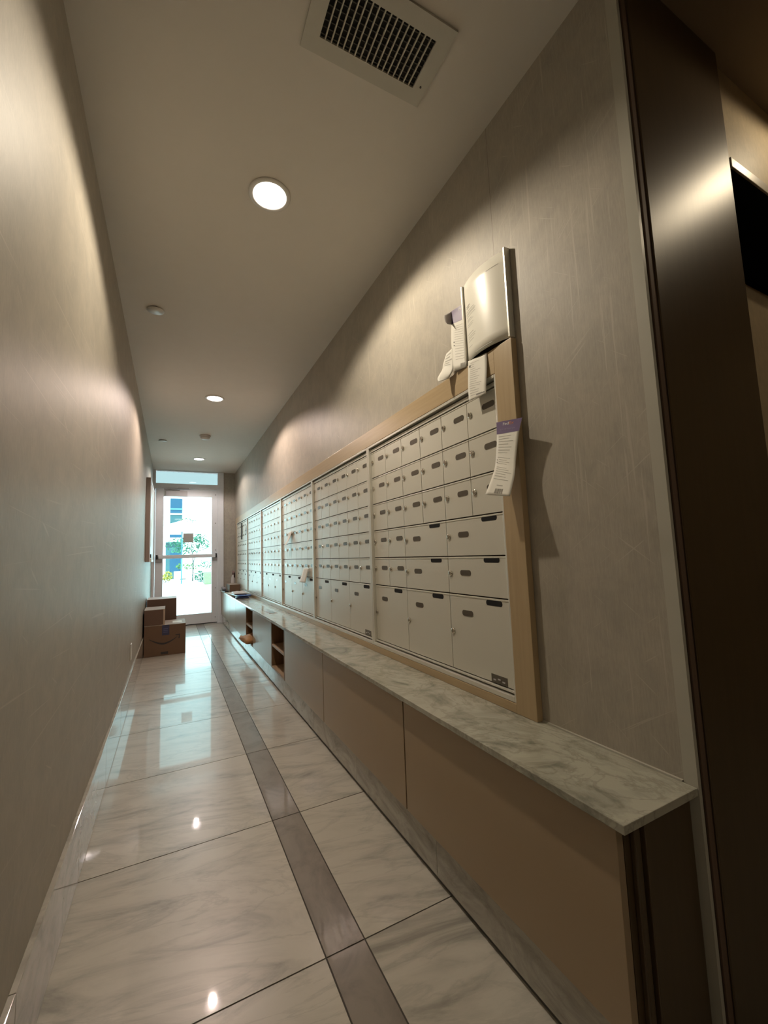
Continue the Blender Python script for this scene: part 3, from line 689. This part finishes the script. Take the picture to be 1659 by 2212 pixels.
obj('navy_tape', bm, M_navy, c1)
bm = bmesh.new()
for q in range(3): add_box(bm, 0.192-L.x, 0.236-L.x, yf-0.0008, yf-0.0003, 0.235+q*0.018, 0.240+q*0.018)
obj('tape_printing', bm, flat('tape_print', (0.10, 0.11, 0.2), 0.5), c1)
bm = bmesh.new(); add_box(bm, 0.171-L.x, 0.240-L.x, yf-0.0003, yf+0.001, 0.014, 0.040); obj('printed_block', bm, M_inkd, c1)
bm = bmesh.new(); add_box(bm, 0.28-L.x, 0.37-L.x, 5.17-L.y, 5.32-L.y, 0.3150, 0.3158); obj('shipping_label', bm, M_paper, c1)
c2 = carton('smaller plain cardboard box sitting on top of the smile arrow box', (0.014, 0.205, 5.085, 5.43, 0.3165, 0.478), M_cardlit, M_cardd); L = c2.location
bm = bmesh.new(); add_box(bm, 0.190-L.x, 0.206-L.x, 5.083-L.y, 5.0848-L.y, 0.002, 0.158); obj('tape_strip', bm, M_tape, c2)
c3 = carton('tall cardboard box standing behind the smile arrow box, nearest the exit door', (0.014, 0.321, 5.60, 5.95, 0.0, 0.546), M_whitem, M_cardd)  # whitish top flaps: daylight on the box put into the colour

# ------------------------------------------------------------------ things on the ledge
ZL = 0.5035
t = thing('cardboard_box', 'small brown box on the far end of the marble ledge', 'box', (1.088, 6.62, ZL)); L = t.location
bm = bmesh.new(); add_box(bm, -0.078, 0.062, -0.20, 0.20, 0.0, 0.106, 0, 0.002); obj('carton_body', bm, M_card, t)
bm = bmesh.new(); add_box(bm, -0.078, 0.062, -0.202, 0.20, 0.106, 0.109, 0, 0.001); obj('top_flaps', bm, M_cardlit, t)
t = thing('spray_bottle', 'pale plastic bottle with a dark nozzle standing behind the small brown box on the ledge', 'bottle', (1.118, 6.91, ZL))
bm = bmesh.new(); add_lathe(bm, [(0.0, 0.0), (0.030, 0.0), (0.032, 0.01), (0.032, 0.13), (0.026, 0.19), (0.016, 0.22), (0.014, 0.235), (0.0, 0.235)], 24); obj('bottle_body', bm, M_whitem, t)
bm = bmesh.new(); add_lathe(bm, [(0.016, 0.232), (0.016, 0.262), (0.0, 0.262)], 20); add_box(bm, -0.014, 0.014, -0.045, 0.02, 0.262, 0.295, 0, 0.006); obj('spray_head', bm, flat('rose_plastic', (0.36, 0.25, 0.23), 0.5), t)
bm = bmesh.new(); add_tube(bm, [(0.012, -0.03, 0.275), (0.016, -0.045, 0.24), (0.018, -0.038, 0.19)], 0.007, 8); add_box(bm, 0.006, 0.022, -0.05, 0.0, 0.19, 0.255, 0, 0.004); obj('trigger', bm, flat('maroon_plastic', (0.05, 0.015, 0.015), 0.4), t)
def pillow(name, label, cat, c, size, mat, rotz=0.0, crease=0.0, seed=0, group=None, tilt=(0, 0), edge=None):
    rnd = random.Random(seed); bm = bmesh.new(); nx, ny = 12, 14; sx, sy, sz = size
    def hgt(u, v): return (max(0, 1-abs(2*u-1)**7)*max(0, 1-abs(2*v-1)**7))**0.5
    ph = [rnd.uniform(0, 6.28) for _ in range(6)]
    def wob(u, v): return crease*(math.sin(9*u+ph[0])*math.sin(7*v+ph[1])+0.6*math.sin(17*u+5*v+ph[2]))
    T_, B_ = [], []
    for j in range(ny+1):
        a, b = [], []
        for i in range(nx+1):
            u, v = i/nx, j/ny; h = hgt(u, v)
            x, y = (u-0.5)*sx, (v-0.5)*sy
            a.append(bm.verts.new((x, y, sz*0.5*(1+h)+wob(u, v)*h))); b.append(bm.verts.new((x, y, max(0.0, sz*0.5*(1-h)))) if 0 < i < nx and 0 < j < ny else a[-1])
        T_.append(a); B_.append(b)
    for j in range(ny):
        for i in range(nx):
            f = bm.faces.new((T_[j][i], T_[j][i+1], T_[j+1][i+1], T_[j+1][i])); f.smooth = True
            f = bm.faces.new((B_[j][i], B_[j+1][i], B_[j+1][i+1], B_[j][i+1])); f.smooth = True
    o = obj(name, bm, mat); o.location = c; o.rotation_euler = (tilt[0], tilt[1], rotz); tag(o, label, cat, group); return o
pillow('poly_mailer', 'navy polythene mailer, bottom of the stack of mailers on the marble ledge', 'mailer', (1.048, 5.50, ZL), (0.16, 0.42, 0.014), M_navyb, -0.12, 0.001, 1, 'mailers stacked on the ledge')
pillow('poly_mailer', 'blue polythene mailer, middle of the stack of mailers on the ledge', 'mailer', (1.045, 5.56, ZL+0.0155), (0.165, 0.44, 0.020), M_blue, 0.10, 0.002, 2, 'mailers stacked on the ledge')
pillow('padded_envelope', 'whitish padded envelope on top of the blue and navy mailers', 'mailer', (1.035, 5.66, ZL+0.038), (0.165, 0.42, 0.018), M_whitem, -0.05, 0.002, 3, 'mailers stacked on the ledge')
pillow('paper_envelope', 'thin white envelope lying flat just in front of the small brown box', 'envelope', (1.05, 6.14, ZL), (0.18, 0.48, 0.008), M_paper, 0.12, 0.0006, 4)
pillow('plastic_bag', 'crumpled grey plastic mailer at the far front corner of the marble ledge', 'mailer', (0.980, 6.92, ZL), (0.060, 0.26, 0.055), M_poly, -0.05, 0.003, 5)
o = box_obj('card_wallet', (-0.03, 0.03, -0.07, 0.07, 0, 0.012), M_black, None, 0.003, (0.978, 6.62, ZL)); o.rotation_euler = (0, 0, 0.15); tag(o, 'small flat black wallet between the grey plastic mailer and the brown box', 'wallet')
pillow('padded_envelope', 'brown padded envelope poking out of the lower shelf of the farther cubby', 'mailer', (0.99, 4.46, ZC0+0.018), (0.19, 0.30, 0.06), M_kraft, 0.10, 0.010, 6, None, (0, -0.05))

# ------------------------------------------------------------------ left wall fittings
t = thing('notice_case', 'shallow wall-mounted notice case with pale papers inside, on the left wall near the exit door', 'notice board', (0.0, 5.80, 0.98))
bm = bmesh.new(); add_box(bm, 0.0005, 0.040, -0.50, 0.50, 0.0, 0.945, 0, 0.003); obj('case_body', bm, flat('taupe_case', (0.30, 0.245, 0.21), 0.4), t)
bm = bmesh.new()
for b_ in ((-0.5, 0.5, 0, 0.03), (-0.5, 0.5, 0.915, 0.945), (-0.5, -0.47, 0.03, 0.915), (0.47, 0.5, 0.03, 0.915)): add_box(bm, 0.040, 0.047, b_[0], b_[1], b_[2], b_[3], 0, 0.001)
obj('case_rim', bm, M_alu, t)
bm = bmesh.new(); add_box(bm, 0.040, 0.0412, -0.465, 0.465, 0.035, 0.91); obj('backing_sheet', bm, M_whitep, t)
for a, b, c, d in ((-0.40, -0.10, 0.18, 0.50), (0.0, 0.32, 0.40, 0.80)):
    bm = bmesh.new(); add_box(bm, 0.0413, 0.0425, a, b, c, d); obj('pinned_paper', bm, M_paper, t)
bm = bmesh.new(); add_box(bm, 0.046, 0.058, -0.47, -0.40, 0.045, 0.085, 0, 0.002); obj('latch', bm, M_black, t)
bm = bmesh.new(); add_box(bm, 0.046, 0.060, -0.49, -0.38, 0.0, 0.040, 0, 0.004); obj('latch_tab', bm, M_paper, t)
t = thing('wall_outlet', 'small outlet plate low on the left wall before the cardboard boxes', 'outlet', (0.0, 3.65, 0.33))
bm = bmesh.new(); add_box(bm, 0.0003, 0.007, -0.036, 0.036, -0.058, 0.058, 0, 0.002); obj('cover_plate', bm, M_whitep, t)
bm = bmesh.new()
for z in (-0.024, 0.024): add_box(bm, 0.0065, 0.0085, -0.015, 0.015, z-0.014, z+0.014, 0, 0.002)
obj('sockets', bm, M_whitep, t)

# ------------------------------------------------------------------ lobby screen
t = thing('wall_screen', 'black wall-mounted screen with a pale top bezel at the right edge, in the lobby', 'screen', (1.98, 0.505, 1.69))
bm = bmesh.new(); add_box(bm, -0.34, 0.36, -0.010, 0.006, 0.0, 0.325, 0, 0.002); obj('screen_panel', bm, M_screen, t)
bm = bmesh.new(); add_box(bm, -0.343, 0.363, -0.014, 0.006, 0.326, 0.356, 0, 0.002); obj('top_bezel', bm, M_bezel, t)

# ------------------------------------------------------------------ courtyard beyond the door
sbox('ground_outside', (-16, 18, D+0.12, 40, -0.12, -0.02), M_pave).name = 'floor_outside'
FY = 26.0
t = thing('courtyard_building', 'sunlit white building across the courtyard with one blue window column', 'building', (0.5, FY, -0.02))
bm = bmesh.new(); add_box(bm, -12, 12, 0, 4, 0, 4.95); add_box(bm, 0.9, 12, -0.5, 0.0, 2.30, 2.42); obj('facade', bm, M_sunwhite, t)
def wpanel(nm_, x0, x1, z0, z1, m, d=0.02):
    bm = bmesh.new(); add_box(bm, x0-0.5, x1-0.5, -d, 0.01, z0+0.02, z1+0.02); return obj(nm_, bm, m, t)
w = wpanel('window', 0.177, 0.782, 3.93, 4.48, M_blueglass); wpanel('window', 0.177, 0.782, 3.62, 3.84, M_blueglass); wpanel('window', 0.177, 0.782, 2.97, 3.58, M_tealglass)
wpanel('window_rail', 0.17, 0.79, 3.84, 3.93, flat('pale_blue_frame', (0.06, 0.18, 0.21), 0.5), 0.04); wpanel('window_rail', 0.17, 0.79, 3.56, 3.64, M_sunwhite, 0.06)
wpanel('window', 0.165, 0.78, 2.29, 2.54, M_blueglass); wpanel('doorway', -0.02, 0.78, 0.0, 2.05, M_tealglass); wpanel('doorway', 0.19, 0.76, 0.4, 1.45, M_blueglass, 0.03)
wpanel('window_rail', -2.2, 0.82, 2.04, 2.13, M_sunwhite, 0.25)
t = thing('patio_umbrella', 'open white patio umbrella on a pale blue pole in the courtyard', 'umbrella', (0.64, 19.0, -0.02))
bm = bmesh.new(); n = 8; rr = 1.0
apex = bm.verts.new((0, 0, 2.66)); apex2 = bm.verts.new((0, 0, 2.64)); R1 = [bm.verts.new((rr*0.5*math.cos(2*PI*k/n), rr*0.5*math.sin(2*PI*k/n), 2.50)) for k in range(n)]; R2 = [bm.verts.new((rr*math.cos(2*PI*k/n), rr*math.sin(2*PI*k/n), 2.22)) for k in range(n)]; R3 = [bm.verts.new((v.co.x, v.co.y, 2.13)) for v in R2]
for k in range(n):
    k2 = (k+1) % n; bm.faces.new((apex, R1[k], R1[k2])); bm.faces.new((R1[k], R2[k], R2[k2], R1[k2])); bm.faces.new((R2[k], R3[k], R3[k2], R2[k2]))
apex2.co.z = 2.2
for k in range(n): bm.faces.new((apex2, R3[(k+1) % n], R3[k]))
obj('canopy', bm, M_sunwhite, t)
bm = bmesh.new(); add_tube(bm, [(0, 0, 0.05), (0, 0, 2.62)], 0.028, 10); obj('pole', bm, flat('pale_blue_pole', (0.05, 0.16, 0.19), 0.4), t)
bm = bmesh.new(); add_lathe(bm, [(0, 0), (0.26, 0), (0.26, 0.05), (0.05, 0.08), (0, 0.08)], 20); obj('base', bm, M_sunwhite, t)
def leafcloud(bm, n, cx, cy_, cz, sx, sy, sz, s, rnd, mi=0):
    for _ in range(n):
        while True:
            a, b, c = (rnd.uniform(-1, 1) for _ in range(3))
            if a*a+b*b+c*c < 1: break
        p = Vector((cx+a*sx, cy_+b*sy, cz+c*sz)); e = Euler((rnd.uniform(-1, 1), rnd.uniform(-1, 1), rnd.uniform(0, 6.3))).to_matrix()
        l = s*rnd.uniform(0.6, 1.3); q = [(-l, 0, 0), (-l*0.3, l*0.35, 0.1*l), (l, 0, 0), (-l*0.3, -l*0.35, 0.1*l)]
        vs = [bm.verts.new(p+e@Vector(v)) for v in q]; bm.faces.new(vs).material_index = mi
rnd = random.Random(3)
t = thing('small_tree', 'slender young tree with loose green leaves right of the umbrella pole', 'tree', (1.20, 22.6, -0.02))
bm = bmesh.new(); leafcloud(bm, 380, -0.20, 0, 1.75, 0.98, 0.5, 0.45, 0.095, rnd); leafcloud(bm, 130, 0.25, 0, 2.15, 0.38, 0.4, 0.35, 0.085, rnd); leafcloud(bm, 24, -0.30, 0, 2.95, 0.42, 0.2, 0.12, 0.09, rnd); obj('foliage', bm, M_leaf, t)
bm = bmesh.new(); add_tube(bm, [(0, 0, 0), (0.02, 0, 0.9), (-0.06, 0, 1.7), (-0.2, 0, 2.9)], [0.03, 0.025, 0.018, 0.008], 7); add_tube(bm, [(0.02, 0, 0.9), (0.3, 0.05, 1.7), (0.35, 0.05, 2.3)], [0.018, 0.012, 0.006], 6); obj('trunk', bm, M_stem, t)
def shrub(lab, x, y, n, sx, sz, z, mat, seed):
    n = int(n*1.8)
    t = thing('shrub', lab, 'shrub', (x, y, -0.02)); bm = bmesh.new(); leafcloud(bm, n, 0, 0, z, sx, 0.25, sz, 0.07, random.Random(seed)); obj('foliage', bm, mat, t)
    bm = bmesh.new()
    for k in range(4): add_tube(bm, [(0.05*k-0.08, 0, 0), ((k-1.5)*sx*0.5, 0, z)], [0.015, 0.006], 5)
    obj('stems', bm, M_stem, t)
shrub('low yellow shrub left of the white planter box', 0.06, 22.9, 120, 0.30, 0.24, 0.28, M_leafy, 1)
shrub('lime green shrub behind the white planter box', 1.02, 23.85, 110, 0.62, 0.18, 0.72, M_leaf2, 2)
shrub('dark green shrub between the white planter box and the lime planter', 1.52, 21.7, 110, 0.34, 0.26, 0.26, M_leaf, 4)
shrub('pale green shrub behind the lime planter', 1.75, 22.2, 60, 0.40, 0.2, 0.80, M_leaf, 5)
t = thing('planter_box', 'white masonry planter box with a small dark slot in its face', 'planter', (0.75, 22.7, -0.02))
bm = bmesh.new(); add_box(bm, -0.36, 0.40, 0, 0.5, 0, 0.50, 0, 0.01); obj('box_body', bm, M_sunwhite, t)
bm = bmesh.new(); add_box(bm, -0.10, 0.16, -0.012, 0.002, 0.10, 0.15); obj('slot', bm, M_stem, t)
t = thing('planter_box', 'lime-tinted round-edged planter at the right edge of the door glass', 'planter', (1.78, 18.9, -0.02))
bm = bmesh.new(); add_box(bm, -0.30, 0.5, 0, 0.6, 0, 0.50, 0, 0.06); obj('box_body', bm, M_limepl, t)
